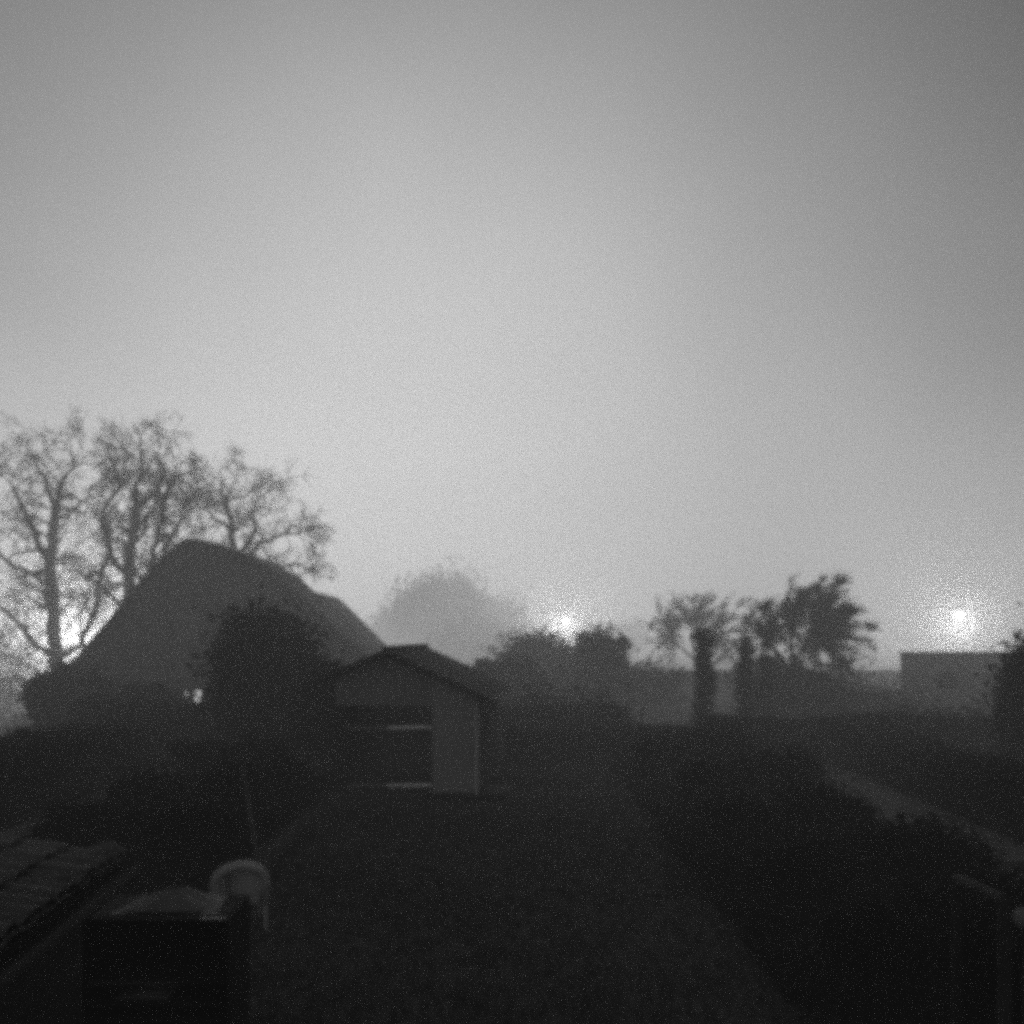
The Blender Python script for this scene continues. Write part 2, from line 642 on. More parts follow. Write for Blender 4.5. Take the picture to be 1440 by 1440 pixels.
hA, cA = house('gabled_house', 'large dark house whose steep crooked gable stands before the bare trees',
               [(96, 940), (150, 878), (196, 822), (232, 782), (254, 764), (270, 757), (302, 763), (345, 779),
                (386, 801), (412, 826), (470, 880), (520, 925)], 44, 4.5, M['render_dark'], M['roof'])
window(hA, cA, 44, 278, 980, 9, 17, True, 1)
window(hA, cA, 44, 262, 975, 5, 5, True, 0)
window(hA, cA, 44, 262, 880, 34, 44, False, 1)
window(hA, cA, 44, 180, 962, 32, 36, False, 1)
hB, cB = house('farmhouse', 'paler house with a lower hipped gable just right of the steep dark gable',
               [(300, 880), (360, 828), (408, 824), (452, 836), (486, 868), (524, 907), (548, 930)], 54, 5,
               M['render_pale'], M['roof'])
window(hB, cB, 54, 462, 905, 20, 24, False, 1)

# ------------------------------------------------------------------ garden shed with the open front
SH_D = 25
sl = at(470, 0, SH_D).x
sr = at(674, 0, SH_D).x
shed = empty('open_fronted_shed', ((sl + sr) / 2, SH_D, 0), R(-6))
tag(shed, 'open fronted garden shed with low gabled roof at the end of the lawn', 'shed')
hw = (sr - sl) / 2
apx = at(545, 0, SH_D).x - shed.location.x       # ridge left of the middle
apz = EYE - (914 - HY) / FPX * SH_D
rez = EYE - (972 - HY) / FPX * SH_D
lez = EYE - (938 - HY) / FPX * SH_D - .15
opx = at(609, 0, SH_D).x - shed.location.x       # right side of the opening
lin = EYE - (992 - HY) / FPX * SH_D              # underside of the lintel
dep = 5.0
# front wall pieces
MB().prism([(-hw, lin), (opx, lin), (opx, rez - .0 + (apz - rez) * (hw - opx) / (hw - apx) - .1), (apx, apz - .12), (-hw, lez - .0 - .05)], 0, .2).build('gable_wall', M['render'], shed)
MB().prism([(opx + .002, 0), (hw, 0), (hw, rez - .1), (opx + .002, rez + (apz - rez) * (hw - opx) / (hw - apx) - .1)], -.02, .24).build('pier_wall', M['render_pale'], shed)
MB().box(-hw, -hw + .35, .0, .2, 0, lin - .002).build('corner_post', M['wood'], shed)
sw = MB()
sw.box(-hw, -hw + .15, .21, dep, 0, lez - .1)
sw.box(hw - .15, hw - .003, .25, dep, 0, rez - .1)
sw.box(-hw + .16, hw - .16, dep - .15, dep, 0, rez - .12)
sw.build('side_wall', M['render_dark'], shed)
rf = MB()
for (ax, az, bx, bz) in ((-hw - .3, lez - .12, apx, apz), (apx, apz, hw + .42, rez - .17)):
    k = 9
    for i in range(k):                             # overlapping tile courses
        t0, t1 = i / k, (i + 1) / k
        xa, za = ax + (bx - ax) * t0, az + (bz - az) * t0
        xb, zb = ax + (bx - ax) * t1, az + (bz - az) * t1
        up = .03
        rf.add([(xa, -.4, za + (up if bx > ax and az > bz else 0)), (xb, -.4, zb + (0 if az > bz else up)),
                (xb, dep + .4, zb + (0 if az > bz else up)), (xa, dep + .4, za + (up if az > bz else 0)),
                (xa, -.4, za - .09), (xb, -.4, zb - .09), (xb, dep + .4, zb - .09), (xa, dep + .4, za - .09)],
               [(0, 1, 2, 3), (7, 6, 5, 4), (0, 4, 5, 1), (3, 2, 6, 7), (0, 3, 7, 4), (1, 5, 6, 2)])
roof_s = rf.build('roof', M['roof'], shed)
MB().tube([(apx, -.42, apz + .04), (apx, dep + .42, apz + .04)], .09, 8).build('ridge_cap', M['roof'], roof_s)
MB().tube([(hw + .38, -.4, rez - .22), (hw + .38, dep + .4, rez - .24)], .06, 8).build('gutter', M['metal'], roof_s)
MB().tube([(hw - .06, -.08, rez - .3), (hw - .06, -.08, .12), (hw - .02, -.2, .06)], .035, 8).build('downpipe', M['white'], shed)
# tubular gate across the opening
gate = empty('tubular_gate', Vector((0, 0, 0)))
gm = shed.matrix_basis.copy()
import mathutils
shed_rot = Matrix.Rotation(R(-6), 4, 'Z')
gate.location = shed.location + (shed_rot @ Vector(((opx - hw) / 2, -.12, 0)))
gate.rotation_euler.z = R(-6)
tag(gate, 'pale tubular rail gate across the dark shed opening', 'gate')
g0, g1 = -(opx + hw) / 2 + .3, (opx + hw) / 2 - .02
for z in (EYE - (1023 - HY) / FPX * SH_D, EYE - (1104 - HY) / FPX * SH_D):
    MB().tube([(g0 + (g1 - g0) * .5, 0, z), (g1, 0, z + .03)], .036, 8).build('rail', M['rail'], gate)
    MB().tube([(g0, 0, z - .03), (g0 + (g1 - g0) * .5, 0, z)], .015, 8).build('rail', M['plastic'], gate)
for x in (g0, g1 - .2):
    MB().tube([(x, 0.03, 0), (x, 0.03, EYE - (1018 - HY) / FPX * SH_D)], .03, 8).build('post', M['metal'], gate)

# black plinth shadow and pale trough right of the shed
tb = at(702, 1104, 25.6)
trough = MB().box(-.38, .38, -.2, .2, 0, .16).box(-.32, .32, -.14, .14, .17, .19).build('stone_trough', M['wood_pale'], bevel=.02)
trough.location = (tb.x, 25.2, .006)
tag(trough, 'small pale trough on the ground right of the shed', 'trough')
plinth_sh = MB().box(-1.1, 1.1, -.3, .3, 0, .1).build('plinth_shadow', M['black'], bevel=.02)  # plinth's shadow at the pier put in as a black slab
plinth_sh.location = (at(655, 0, 24.2).x, 24.0, .006)
tag(plinth_sh, 'low black plinth with its shadow put into the colour, before the pale shed pier', 'shadow plinth')


# ------------------------------------------------------------------ bushes, hedges, evergreen trees
def bush(label, px, top, wpx, d, n=9000, size=.09, m='leaf', zmin=0, lobes=5, name='shrub', cat='shrub', group=None, seedv=None, core=True):
    c = at(px, top, d)
    hgt = c.z
    W = wpx / FPX * d / 2
    root = empty(name, (c.x, d, 0))
    tag(root, label, cat, group)
    rs = random.Random(seedv if seedv is not None else int(px * 7 + top))
    bl = [(0, 0, hgt * .55, W * .72, W * .6, hgt * .42)]
    for i in range(lobes):
        a = rs.uniform(0, 6.28)
        rr = rs.uniform(.3, .62)
        hh = rs.uniform(.28, .72)
        s = rs.uniform(.28, .5)
        bl.append((math.cos(a) * W * rr, math.sin(a) * W * rr * .7, hgt * hh, W * s, W * s, min(hgt * s * .8, hgt * (1 - hh))))
    for i in range(4):
        a = rs.uniform(0, 6.28)
        bl.append((math.cos(a) * W * .75, math.sin(a) * W * .5, hgt * rs.uniform(.55, .95), W * .22, W * .2, hgt * .10))
    leaves('crown', bl, n, size, M[m], root, sub=34, spread=.46)
    stem = MB()
    for k in range(6):
        a = rs.uniform(0, 6.28)
        q = Vector((math.cos(a) * W * .45, math.sin(a) * W * .35, hgt * rs.uniform(.5, .75)))
        stem.tube([(0, 0, 0), q * .5 + Vector((0, 0, .1)), q], [.07, .045, .02], 6, cap=False)
    stem.build('trunk', M['bark'], root)
    return root


def hedge(name, label, x0, x1, y0, y1, h, m='leaf_black', n=16000, size=.07, cat='hedge', top_wob=.18, group=None):
    """clipped hedge: solid bumpy heart under a coat of leaves"""
    lx, ly = x1 - x0, y1 - y0
    root = empty(name, ((x0 + x1) / 2, (y0 + y1) / 2, 0))
    tag(root, label, cat, group)
    ph = random.random() * 9
    hx, hy = lx / 2, ly / 2

    def hz(x, y):
        return h * (1 + top_wob * (math.sin(x * .9 + ph) * .5 + math.sin(y * .7 + ph * 2) * .5 + math.sin((x + y) * 2.3) * .2))
    nx, ny = max(2, int(lx / .6)), max(2, int(ly / .6))
    mb = MB()
    mb.grid(lambda u, v: (-hx * .9 + 1.8 * hx * u, -hy * .96 + 1.92 * hy * v, hz(-hx + 2 * hx * u, -hy + 2 * hy * v) * .88 + random.gauss(0, .03)), nx, ny)
    for s in (-1, 1):
        mb.grid(lambda u, v: (-hx * .9 + 1.8 * hx * u, s * hy * .96 + random.gauss(0, .03), v * hz(-hx + 2 * hx * u, s * hy) * .88), nx, 3)
        mb.grid(lambda u, v: (s * hx * .9 + random.gauss(0, .02), -hy * .96 + 1.92 * hy * u, v * hz(s * hx, -hy + 2 * hy * u) * .88), ny, 3)
    mb.build('heart', M[m], root)
    A = np.array([lx * ly, lx * h, lx * h, ly * h, ly * h])
    which = rng.choice(5, n, p=A / A.sum())
    u = rng.uniform(-1, 1, n) * hx
    v = rng.uniform(-1, 1, n) * hy
    H = h * (1 + top_wob * (np.sin(u * .9 + ph) * .5 + np.sin(v * .7 + ph * 2) * .5 + np.sin((u + v) * 2.3) * .2))
    z = rng.uniform(0, 1, n) * H
    u = np.where(which == 3, -hx, np.where(which == 4, hx, u))
    v = np.where(which == 1, -hy, np.where(which == 2, hy, v))
    z = np.where(which == 0, H, z)
    c = np.stack([u, v, z], 1) + rng.normal(size=(n, 3)) * .09
    c[:, 2] = np.maximum(c[:, 2], .03)
    a = rand_dirs(n)
    b = np.cross(a, rand_dirs(n))
    s = (size * rng.uniform(.5, 1.4, n))[:, None]
    quads_mesh('foliage', c, a * s * 1.4, b * s * .8, M[m], root)
    return root


# dark evergreen tree in front of the house
bush('tall black evergreen standing between the steep gable house and the open shed', 378, 868, 136, 31, n=26000, size=.13, m='leaf_black', lobes=10, name='evergreen_tree', cat='tree', seedv=5)
bush('dark low evergreen bush filling the gap left of the shed', 462, 938, 90, 29, n=9000, size=.11, m='leaf_black', lobes=5, seedv=8)
bush('rounded dark shrub under the left slope of the steep house', 92, 945, 120, 38, n=12000, size=.12, m='leaf_black', lobes=6, seedv=4)
bush('greyish shrub with pale leaves below the lit window', 205, 968, 110, 36, n=9000, size=.1, m='leaf_mid', lobes=6, seedv=9)

bush('loose shrub left of the notched bush in the middle distance', 742, 893, 120, 54, n=9000, size=.14, m='leaf', lobes=6, name='tree', cat='tree', seedv=14)
bush('dense rounded bush just right of the shed eaves', 716, 930, 110, 44, n=9000, size=.12, m='leaf', lobes=6, seedv=15)
bush('bush with a notched top at the middle of the garden end', 840, 893, 100, 48, n=9500, size=.12, m='leaf', lobes=7, seedv=16)
bush('low wide bush below the notched bush', 800, 1000, 210, 34, n=12000, size=.11, m='leaf_mid', lobes=7, seedv=17)
bush('dusky bush right of the notched bush', 905, 945, 130, 50, n=8000, size=.12, m='leaf', lobes=5, seedv=18)

bush('hazy bush added under the middle street lamp to hide the lamplit road', 796, 948, 110, 50, n=7000, size=.14, m='leaf', lobes=6, seedv=19)  # added to cover the lamp's light on the road behind
# far faint trees in the fog
def far_tree(label, px, top, wpx, d, seedv, n=7000, name='round_tree'):
    c = at(px, top, d)
    W = wpx / FPX * d / 2
    H = c.z
    root = empty(name, (c.x, d, 0))
    tag(root, label, 'tree', 'far trees fading in the fog')
    rs = random.Random(seedv)
    bl = [(0, 0, H * .62, W * .7, W * .6, H * .34)]
    for i in range(6):
        a = rs.uniform(0, 6.28)
        bl.append((math.cos(a) * W * .55, math.sin(a) * W * .4, H * rs.uniform(.4, .75), W * .42, W * .4, H * .2))
    leaves('crown', bl, n, .30, M['leaf'], root, sub=60, spread=.55)
    t = MB().tube([(0, 0, 0), (.2, 0, H * .3), (0, .1, H * .7)], [.5, .38, .15], 8)
    for k in range(5):
        a = rs.uniform(0, 6.28)
        t.tube([(.1, 0, H * .3), (math.cos(a) * W * .3, math.sin(a) * W * .3, H * .5), (math.cos(a) * W * .55, math.sin(a) * W * .5, H * .68)], [.2, .12, .05], 6)
    t.build('trunk', M['bark'], root)
    return root


far_tree('large ghostly round tree fading in the fog above the shed roof', 622, 812, 140, 136, 1, 14000)
far_tree('lower pale tree in the fog left of the middle street lamp', 700, 845, 80, 150, 2, 5000)
far_tree('faint squat tree in the fog behind the shed ridge', 560, 862, 90, 150, 3)
far_tree('faint low tree in the fog behind the rounded bush', 660, 885, 130, 120, 4)
far_tree('faint tree in the fog right of the middle street lamp', 880, 880, 60, 160, 6)

# right group: windswept spiky tree, hazy tree and two ivy columns
def feather_tree(label, px, base_d, hubs, fronds, seedv):
    """several limbs from one trunk, each ending in drooping feathery sprays"""
    rs = random.Random(seedv)
    o0 = at(px, 0, base_d)
    org_ = Vector((o0.x, base_d, 0))
    root = empty('windswept_tree', org_)
    tag(root, label, 'tree')
    tr = MB()
    hb = [at(x, y, base_d + rs.uniform(-.8, .8)) - org_ for x, y in hubs]
    mid0 = sum(hb, Vector()) / len(hb) * .45
    tr.tube([(0, 0, 0), (mid0.x * .4, .05, mid0.z * .5), mid0], [.22, .17, .15], 8)
    for h in hb:
        tr.tube([mid0, mid0.lerp(h, .5) + Vector((rs.gauss(0, .12), rs.gauss(0, .12), .05)), h], [.12, .09, .07], 6, cap=False)
    cs, aa, bb = [], [], []

    def g3():
        return Vector((rs.gauss(0, 1), rs.gauss(0, 1), rs.gauss(0, 1)))
    for (x, y, wd, dens) in fronds:
        tip = at(x, y, base_d + rs.uniform(-1.3, 1.3)) - org_
        hub = min(hb, key=lambda h: (h - tip).length)
        d = tip - hub
        L0 = d.length
        mid = hub + d * .5 + Vector((0, 0, .10 * L0)) + g3() * .06
        tr.tube([hub, mid, tip], [.05, .03, .008], 5, cap=False)
        # side twigs carrying the sprays
        nt_ = max(5, dens // 45)
        for k in range(nt_):
            t = rs.uniform(.15, 1.0)
            q = hub.lerp(mid, t * 2) if t < .5 else mid.lerp(tip, t * 2 - 1)
            tw = (d.normalized() + g3() * .5 + Vector((.75, 0, .12))).normalized()
            ln = wd * rs.uniform(.8, 2.6)
            e = q + tw * ln + Vector((0, 0, -.12 * ln))
            tr.tube([q, q.lerp(e, .5) + Vector((0, 0, .04)), e], [.018, .013, .006], 3, cap=False)
            for m_ in range(int(.95 * dens / nt_)):
                tt = rs.random() ** .8
                c_ = q.lerp(e, tt) + g3() * .10
                dr = (tw + g3() * .45).normalized()
                sd_ = dr.cross(g3()).normalized()
                cs.append(c_)
                aa.append(dr * rs.uniform(.08, .24))
                bb.append(sd_ * rs.uniform(.012, .03))
    tr.build('trunk', M['bark'], root)
    quads_mesh('crown', np.array(cs), np.array(aa), np.array(bb), M['leaf'], root)
    return root


fr = [(1178, 814, .4, 650), (1203, 846, .4, 650), (1220, 879, .34, 500), (1150, 822, .5, 700), (1168, 836, .45, 600), (1110, 808, .2, 120),
      (1130, 832, .5, 700), (1098, 842, .5, 420), (1190, 862, .45, 600), (1205, 900, .4, 260), (1176, 925, .5, 320), (1066, 852, .4, 380), (1056, 880, .4, 330),
      (1150, 850, .6, 800), (1176, 875, .6, 700), (1160, 900, .6, 500), (1082, 868, .5, 500), (1120, 850, .6, 600), (1070, 910, .4, 200)]
rf_ = random.Random(77)
for q_ in range(46):
    a_, r_ = rf_.uniform(0, 6.28), rf_.random() ** .5
    fr.append((1128 + math.cos(a_) * r_ * 72, 890 + math.sin(a_) * r_ * 55, rf_.uniform(.4, .8), 130))
feather_tree('windswept feathery tree leaning right with fronds against the sky', 1118, 42, [(1084, 905), (1112, 890), (1140, 893)], fr, 5)
fr2 = [(912, 882, .5, 260), (924, 862, .6, 420), (946, 850, .6, 460), (972, 843, .5, 520), (985, 850, .6, 460), (1012, 853, .5, 300), (1040, 850, .5, 300),
       (1062, 852, .5, 260), (918, 905, .5, 200), (935, 925, .5, 160), (955, 870, .8, 600), (1000, 870, .8, 420), (1045, 868, .7, 300), (1020, 900, .7, 160), (940, 885, .8, 420)]
for q_ in range(34):
    a_, r_ = rf_.uniform(0, 6.28), rf_.random() ** .5
    fr2.append((985 + math.cos(a_) * r_ * 76, 886 + math.sin(a_) * r_ * 38, rf_.uniform(.5, 1.0), 80))
feather_tree('hazy flat topped tree behind the ivy posts with wispy wide crown', 985, 58, [(950, 905), (980, 890), (1015, 892), (1045, 895)], fr2, 9)


def column(label, px, top, wpx, d, n=5000):
    c = at(px, top, d)
    W = wpx / FPX * d / 2
    root = empty('ivy_column', (c.x, d, 0))
    tag(root, label, 'ivy clad post', 'ivy clad posts in front of the hazy trees')
    hgt = c.z
    bl = [(random.gauss(0, .06), random.gauss(0, .06), hgt * t, W * random.uniform(.7, 1.15), W * .9, hgt * .09) for t in np.linspace(.08, .93, 9)]
    leaves('foliage', bl, n, .06, M['leaf_black'], root, sub=12, spread=.4)
    MB().tube([(0, 0, 0), (.03, 0, hgt * .5), (0, 0, hgt * .97)], [.14, .12, .09], 8).build('post', M['wood'], root)
    return root


column('thick ivy covered post, left of the two, before the hazy trees', 990, 884, 27, 36, 6500)
column('thinner ivy covered post, right of the two, before the hazy trees', 1047, 898, 22, 37, 3800)
column('lowest ivy covered post closest to the windswept tree', 1076, 925, 16, 38, 2200)

# long boundary wall and flat building, right
MBx = MB()
bw_ = empty('boundary_wall', (at(1080, 0, 56).x, 56, 0))
tag(bw_, 'long low wall across the far end of the gardens on the right', 'wall')
MB().box(-9.5, 9.3, 0, .3, 0, 2.05).build('wall', M['render'], bw_)
MB().box(-9.6, 9.4, -.06, .36, 2.052, 2.14).build('coping', M['roof'], bw_)

fb = empty('flat_roofed_building', (at(1360, 0, 45).x, 45, 0))
tag(fb, 'pale flat roofed outbuilding below the right hand street lamp', 'outbuilding')
zt = EYE - (917 - HY) / FPX * 45
xl = at(1276, 0, 45).x - fb.location.x
MB().box(xl, xl + 9, 0, .8, 0, zt - .1).build('wall', M['render_pale'], fb)
MB().box(xl - .08, xl + 9.1, -.1, .9, zt - .098, zt).build('roof', M['roof'], fb)
wf = MB().box(xl + 1.5, xl + 2.5, -.05, .0, 1.7, 2.5).build('window', M['wood'], fb)
MB().box(xl + 1.58, xl + 2.42, -.06, -.052, 1.78, 2.42).build('pane', M['glass'], wf)
MB().box(xl + 4.2, xl + 5.1, -.05, 0, 0, 2.0).build('door', M['wood'], fb)
bush('dark tree cut off by the right edge of the photo', 1472, 893, 110, 27, n=16000, size=.11, m='leaf_black', lobes=8, name='tree', cat='tree', seedv=44)
bush('pale scrub in front of the flat roofed building', 1340, 1010, 200, 36, n=7000, size=.1, m='leaf_mid', lobes=7, seedv=45)
bush('low dusky scrub before the boundary wall', 1190, 975, 200, 46, n=7000, size=.1, m='leaf', lobes=6, seedv=46)

bush('ragged undergrowth at the foot of the windswept feathery tree', 1120, 925, 190, 42, n=8000, size=.11, m='leaf', lobes=8, seedv=47)
# hedges along the garden sides
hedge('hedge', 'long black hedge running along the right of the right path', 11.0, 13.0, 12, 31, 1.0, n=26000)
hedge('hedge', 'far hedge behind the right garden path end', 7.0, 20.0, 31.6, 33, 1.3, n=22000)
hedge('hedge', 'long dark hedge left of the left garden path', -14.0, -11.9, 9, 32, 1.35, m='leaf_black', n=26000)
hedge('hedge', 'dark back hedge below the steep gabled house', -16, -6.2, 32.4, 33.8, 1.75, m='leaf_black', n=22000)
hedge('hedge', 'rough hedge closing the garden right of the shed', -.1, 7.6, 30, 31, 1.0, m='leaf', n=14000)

sp = [(4.6, 27, 1.2, 2.4), (6.6, 28, 1.5, 2.6), (7.0, 27.5, 1.3, 2.2), (5.2, 23, 1.1, 2.2), (7.4, 24, 1.2, 2.4), (4.8, 19, .8, 1.8), (6.8, 19.5, 1.0, 2.4), (7.0, 20.5, .9, 1.8),
      (5.0, 15.2, .8, 1.9), (7.2, 15.5, 1.0, 2.2), (7.0, 16.6, .8, 1.6), (4.9, 11.6, .8, 1.7), (6.4, 12.2, 1.1, 2.0)]
where = ['at the far lawn corner', 'in the back row, under the ivy posts', 'at the far end of the right path', 'against the lawn, second row from the back', 'beside the path, second row from the back',
         'against the lawn, middle of the bed', 'in the middle of the bed', 'beside the path, middle of the bed', 'against the lawn, second row from the camera', 'in the second row from the camera',
         'beside the path, second row from the camera', 'nearest the lawn corner in front', 'nearest the camera, in the bed centre']
for (x, y, h, wd), ww in zip(sp, where):
    px = CX + x / y * FPX
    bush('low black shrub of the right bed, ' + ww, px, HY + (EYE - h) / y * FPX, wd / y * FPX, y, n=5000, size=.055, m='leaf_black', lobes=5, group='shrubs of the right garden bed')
lsp = [(-9.3, 26.5, 1.2, 2.2, 'at the far end'), (-7.4, 26, 1.3, 2.2, 'by the shed corner'), (-9.0, 22, 1.0, 2.2, 'in the middle by the path'), (-6.9, 22, 1.1, 2.0, 'in the middle by the lawn'),
       (-8.6, 18, .9, 2.2, 'nearest the tiled roof'), (-6.6, 18.2, .9, 1.8, 'nearest the garden chair'), (-6.2, 24.2, 1.0, 1.5, 'just left of the shed')]
for (x, y, h, wd, ww) in lsp:
    px = CX + x / y * FPX
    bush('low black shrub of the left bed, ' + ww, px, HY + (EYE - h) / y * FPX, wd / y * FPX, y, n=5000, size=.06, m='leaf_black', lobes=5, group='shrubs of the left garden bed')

# leaning stake left of the lawn
pa, pb = at(362, 1195, 17.8), at(341, 1078, 17.6)
stk = empty('leaning_stake', (pa.x, 17.8, 0))
tag(stk, 'thin pale stake leaning left in the bed beside the lawn', 'stake')
MB().tube([(0, 0, 0), ((pb.x - pa.x) * .5, -.1, pb.z * .5), (pb.x - pa.x, -.2, pb.z)], [.045, .04, .032], 8).build('stake', M['wood_pale'], stk)
MB().tube([(pb.x - pa.x - .03, -.2, pb.z - .25), (pb.x - pa.x + .04, -.2, pb.z - .22)], .04, 8).build('tie', M['metal'], stk)

# ------------------------------------------------------------------ near left: tiled roof
nr = empty('tiled_outhouse', (-5.4, 6.5, 0))
tag(nr, 'low outhouse with a mossy tiled roof at the left edge of the photo', 'outhouse')
Cc = at(172, 1208, 8.0)
Aa = at(-20, 1176, 9.1)
Bb = at(0, 1336, 5.6)
e1 = (Aa - Cc)
e2 = (Bb - Cc)
org = nr.location
tiles = MB()
nrm = e1.cross(e2).normalized()
if nrm.z < 0:
    nrm = -nrm
rs = random.Random(4)
n_course, n_rib = 6, 17
for j in range(n_rib):           # each rib a row of lapped, slightly shifted pantiles
    for i in range(n_course):
        u0, u1 = i / n_course * 2, (i + 1.12) / n_course * 2
        sh = rs.uniform(-.012, .012)
        lift = rs.uniform(0, .03)
        vs_ = []
        for k in range(7):
            t = k / 6
            hgt_ = .05 * math.sin(math.pi * t) ** .8 + rs.gauss(0, .002)
            vv = (j + t * 1.06) / n_rib * 1.5
            for u_, dz in ((u0, .0), (u1, .03)):
                vs_.append(Cc - org + e1 * (u_ + sh) + e2 * vv + nrm * (hgt_ + .03 + lift - dz))
        tiles.add(vs_, [(2 * k, 2 * k + 1, 2 * k + 3, 2 * k + 2) for k in range(6)])
        low = [p - nrm * .03 for p in (vs_[0], vs_[12])]
        tiles.add([vs_[0], vs_[12]] + low, [(0, 1, 3, 2)])
roof_n = tiles.build('roof', M['slate'], nr)
bd = MB()
c0 = Cc - org
cn = [c0, c0 + e1 * 2, c0 + e1 * 2 + e2 * 1.5, c0 + e2 * 1.5]
bd.add([p - nrm * .02 for p in cn] + [p - nrm * .10 for p in cn], [(0, 1, 2, 3), (7, 6, 5, 4), (0, 4, 5, 1), (1, 5, 6, 2), (2, 6, 7, 3), (3, 7, 4, 0)])
bd.build('roof_deck', M['black'], roof_n)
gut = c0 + Vector((.14, .0, -.1))
MB().tube([gut, gut + e2 * 1.5], .05, 10).build('gutter', M['wood'], roof_n)
MB().tube([c0 + Vector((-.28, .03, .06)), c0 + Vector((-.12, .02, .1)), c0 + Vector((.02, 0, .05))], [.05, .06, .04], 8).build('end_tile', M['wood_pale'], roof_n)
wl = MB()
q0 = c0 + Vector((-.25, -.25, 0))
wl.add([(q0.x, q0.y, 0), (q0.x - 3.2, q0.y, 0), (q0.x - 3.2, q0.y - 3.4, 0), (q0.x, q0.y - 3.4, 0)] +
       [(q0.x, q0.y, q0.z - .13), (q0.x - 3.2, q0.y, q0.z - .2), (q0.x - 3.2, q0.y - 3.4, q0.z - .15), (q0.x, q0.y - 3.4, q0.z - .13)],
       [(0, 1, 5, 4), (1, 2, 6, 5), (2, 3, 7, 6), (3, 0, 4, 7), (4, 5, 6, 7)])
wl.build('wall', M['wood'], nr)

# ------------------------------------------------------------------ near left: shelved cupboard, tarp, chair
CD = 9.0
cl, cr = at(114, 0, CD).x, at(322, 0, CD).x
ctz = EYE - (1288 - HY) / FPX * CD
cup = empty('shelved_rack', ((cl + cr) / 2, CD, 0))
tag(cup, 'dark open fronted storage rack beside the tiled outhouse', 'rack')
W = (cr - cl) / 2
MB().box(-W, W, -.0, .75, ctz - .035, ctz).build('top', M['wood'], cup, bevel=.008)
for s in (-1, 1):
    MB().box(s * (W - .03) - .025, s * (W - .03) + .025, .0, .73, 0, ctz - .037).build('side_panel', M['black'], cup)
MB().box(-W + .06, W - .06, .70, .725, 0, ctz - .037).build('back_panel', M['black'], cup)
for y_, mm in ((1382, 'wood_pale'), (1414, 'wood_pale'), (1436, 'wood_pale')):
    z = EYE - (y_ - HY) / FPX * CD
    MB().box(-W + .06, W - .06, .03, .69, z - .02, z).build('shelf', M['wood'], cup)
MB().box(-W * .95, W, -.022, -.002, ctz - .028, ctz - .008).build('edge_highlight', M['wood_pale'], cup)  # highlight along the top front edge, put in as a pale strip
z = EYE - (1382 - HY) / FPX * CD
MB().box(-W + .06, W * .3, .008, .028, z - .018, z - .003).build('edge_highlight', M['wood_pale'], cup)  # shelf edge highlight, also a pale strip
MB().box(W - .27, W - .02, -.034, -.024, ctz - .02, ctz - .008).build('bright_dash', M['rail'], cup)  # short near-white bar on the front edge
# things on the shelves: sacks
for (px, py, wd, hh) in ((190, 1412, .5, .1), (172, 1434, .3, .1)):
    p = at(px, py, CD + .3)

sack = empty('folded_sack', (at(190, 0, CD).x, CD + .3, EYE - (1414 - HY) / FPX * CD + .004))
tag(sack, 'pale folded sack on the lower shelf of the dark rack', 'sack')
MB().grid(lambda u, v: ((u - .5) * .62 * (1 - .15 * math.sin(v * 3.1)), (v - .5) * .34, .002 + .085 * (math.sin(math.pi * u) * math.sin(math.pi * v)) ** .5 * (1 + .25 * math.sin(u * 19) * math.sin(v * 7))), 24, 12).build('cloth', M['wood_pale'], sack, smooth=True)

# humped tarp on the rack top
tl, tr_ = at(158, 0, CD).x, at(296, 0, CD).x
tarp = empty('humped_tarp', ((tl + tr_) / 2, CD + .38, ctz + .004))
tag(tarp, 'pale humped tarpaulin lying on top of the dark rack', 'tarpaulin')
tw = (tr_ - tl) / 2


def tarp_fn(u, v):
    x = (u - .5) * 2
    y = (v - .5) * 2
    r = min(1, math.hypot(x, y * .9))
    h = .15 * (math.cos(r * math.pi) * .5 + .5) ** .6
    h *= 1 + .12 * math.sin(6 * math.atan2(y, x) + 1)
    return (x * tw * (1 - .12 * y), y * .36, max(.003, h))


tp_ = MB().grid(tarp_fn, 36, 24).build('sheet', M['tarp'], tarp, smooth=True)
MB().tube([(-tw * .8, -.34, .02), (0, -.36, .02), (tw * .8, -.34, .02)], .012, 6).build('hem', M['wood'], tarp)

# pale plastic garden chair with arched back
chd = 13.6
ch = empty('garden_chair', (at(336, 0, chd).x, chd, .004), R(200))
tag(ch, 'pale garden chair with tall arched back behind the dark rack', 'chair')
W = .36


def arch(hw_, top, y, n_=18, z0=.42):
    pts = [(-hw_, y, z0)]
    for k in range(n_ + 1):
        a = math.pi * (1 - k / n_)
        pts.append((math.cos(a) * hw_, y + .06 * math.sin(a), top - hw_ * .75 + math.sin(a) * hw_ * .75))
    pts.append((hw_, y, z0))
    return pts


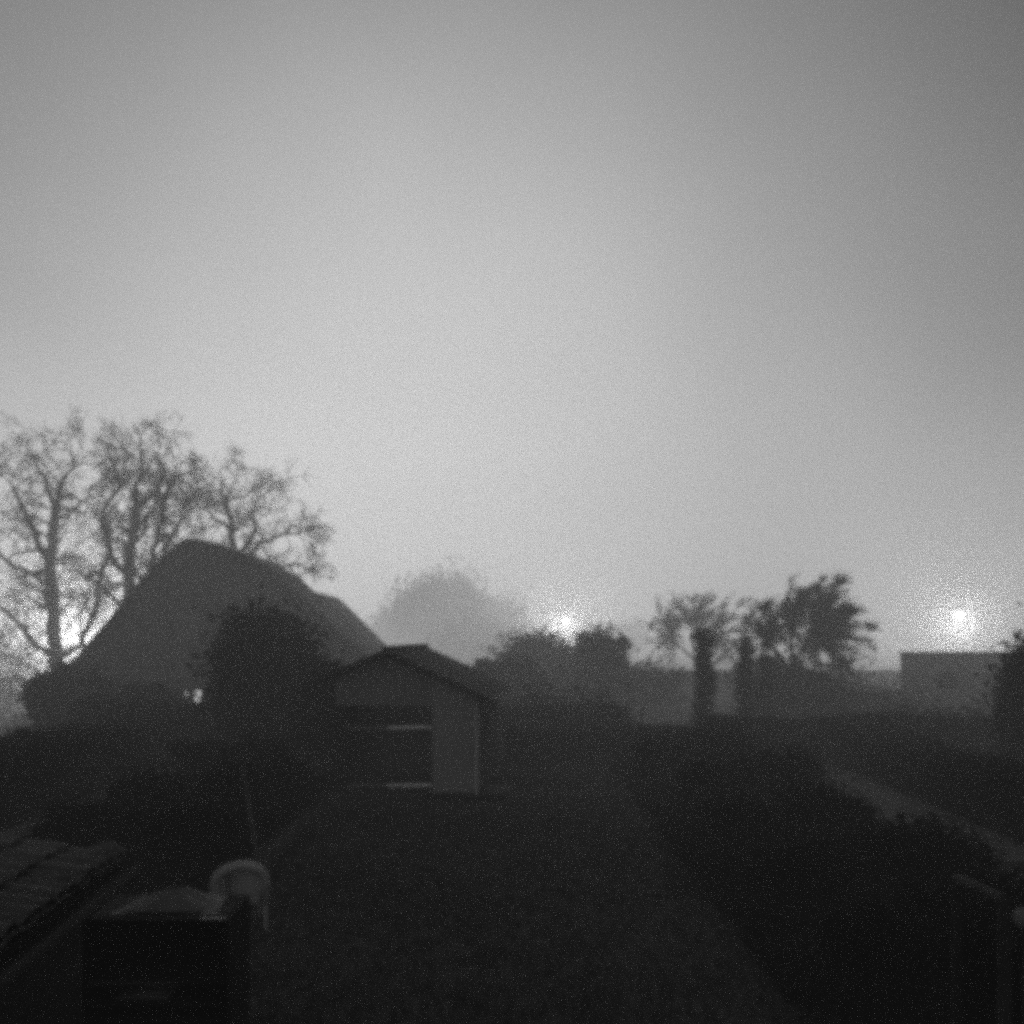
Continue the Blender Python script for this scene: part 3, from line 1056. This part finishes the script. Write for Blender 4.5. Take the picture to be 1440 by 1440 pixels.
MB().tube(arch(W, 1.02, .30), .075, 10).build('back_frame', M['plastic'], ch, smooth=True)
mb = MB()
mb.grid(lambda u, v: (-W * .92 + W * 1.1 * u, .30 + .05 * v, .44 + (.30 + .25 * math.sin(.5 + u * 1.9)) * v), 8, 6)
mb.build('back_panel', M['plastic'], ch, smooth=True)
for k in range(2):
    x = .1 + k * .14
    MB().tube([(x, .31, .45), (x, .34, .93 - k * .1)], .022, 6).build('slat', M['plastic'], ch)
MB().box(-.3, .3, -.26, .28, .40, .44).build('seat', M['plastic'], ch, bevel=.015)
for s in (-1, 1):
    MB().tube([(s * W, .30, .45), (s * (W + .01), .34, 0)], [.04, .03], 8).build('leg', M['plastic'], ch)
    MB().tube([(s * .28, -.24, .41), (s * .32, -.3, 0)], [.035, .028], 8).build('leg', M['plastic'], ch)
    MB().tube([(s * W, .30, .66), (s * (W + .02), .0, .67), (s * .33, -.26, .62), (s * .3, -.27, .42)], .028, 8).build('armrest', M['plastic'], ch, smooth=True)

# ------------------------------------------------------------------ near right: trellis corner and globe
t0 = at(1412, 1262, 8.0)
t1 = at(1345, 1236, 9.6)
tre = empty('trellis_frame', (t0.x, 8.0, 0))
tag(tre, 'pale wooden frame corner at the lower right edge', 'trellis')
MB().box(-.045, .045, -.045, .045, 0, t0.z).build('post', M['trellis'], tre, bevel=.008)
v = t1 - t0
MB().tube([(0, 0, t0.z - .03), (v.x * .5, v.y * .5, t0.z - .02 + (t1.z - t0.z) * .45), (v.x, v.y, t1.z)], [.06, .055, .05], 8).build('rail', M['trellis'], tre)
MB().box(-.04 + v.x, .04 + v.x, -.04 + v.y, .04 + v.y, 0, t1.z - .05).build('post', M['wood'], tre)
gl = at(1441, 1292, 7.0)
glo = empty('garden_globe', (gl.x, 7.0, 0))
tag(glo, 'pale round globe on a thin stand at the right edge', 'garden lamp')
gb_ = MB()
gb_.grid(lambda u, vv: (.085 * math.cos(u * 2 * math.pi) * math.sin(vv * math.pi), .085 * math.sin(u * 2 * math.pi) * math.sin(vv * math.pi), gl.z - .085 * math.cos(vv * math.pi)), 20, 12)
gb_.build('globe', M['render_pale'], glo, smooth=True)
MB().tube([(0, 0, 0), (0, 0, gl.z - .08)], .018, 8).build('stand', M['metal'], glo)
hedge('hedge', 'near black hedge filling the lower right corner', 5.2, 9.0, 7.2, 10.6, 1.15, n=26000, size=.05)


# ------------------------------------------------------------------ street lamps
def street_lamp(label, px, py, d, energy, arm=1):
    p = at(px, py, d)
    root = empty('street_lamp', (p.x - arm * .9, d, 0))
    tag(root, label, 'street lamp', 'lit street lamps in the fog')
    h = p.z
    MB().tube([(0, 0, 0), (0, 0, 1.2), (0, 0, h - .3)], [.09, .065, .045], 10).build('post', M['metal'], root)
    MB().tube([(0, 0, h - .3), (arm * .2, 0, h + .02), (arm * .55, 0, h + .12), (arm * .8, 0, h + .12)], [.045, .04, .035, .03], 8).build('arm', M['metal'], root)
    hd = MB().prism([(arm * .62, h + .05), (arm * 1.2, h + .05), (arm * 1.12, h + .17), (arm * .7, h + .2)], -.14, .14).build('lamp_head', M['metal'], root)
    bl = MB()
    bl.grid(lambda u, v_: (arm * .9 + .28 * math.cos(u * 2 * math.pi) * math.sin(v_ * math.pi), .25 * math.sin(u * 2 * math.pi) * math.sin(v_ * math.pi), h - .08 - .24 * math.cos(v_ * math.pi)), 14, 8)
    bl.build('bulb', M['lamp'], hd, smooth=True)
    ld = bpy.data.lights.new('lamp_light', 'POINT')
    ld.energy = energy
    ld.shadow_soft_size = .2
    lo = bpy.data.objects.new('lamp_light', ld)
    C.objects.link(lo)
    lo.location = (p.x, d, p.z - .68)
    return root


street_lamp('lit street lamp glowing in the fog in the middle above the notched bush', 795, 869, 66, 1500)
street_lamp('lit street lamp glowing above the flat roofed building on the right', 1348, 861, 56, 1900, -1)
street_lamp('lit street lamp glowing through bare twigs left of the steep house', 106, 880, 64, 7500)
street_lamp('lit street lamp low at the left edge behind the twigs', 22, 962, 84, 110000)

# ------------------------------------------------------------------ render settings
sc = bpy.context.scene
sc.view_settings.view_transform = 'Standard'
sc.view_settings.look = 'None'
sc.view_settings.exposure = 0
sc.render.engine = 'CYCLES'
cy = sc.cycles
cy.use_denoising = False
cy.pixel_filter_type = 'GAUSSIAN'
cy.filter_width = 7.2
cy.max_bounces = 4
cy.diffuse_bounces = 2
cy.glossy_bounces = 1
cy.transmission_bounces = 2
cy.volume_bounces = 1
cy.volume_step_rate = 1.0
cy.volume_max_steps = 64
cy.use_adaptive_sampling = True
cy.adaptive_threshold = .085
cy.adaptive_min_samples = 28
cy.sample_clamp_indirect = .1
cy.sample_clamp_direct = 14
cy.caustics_reflective = False
cy.caustics_refractive = False
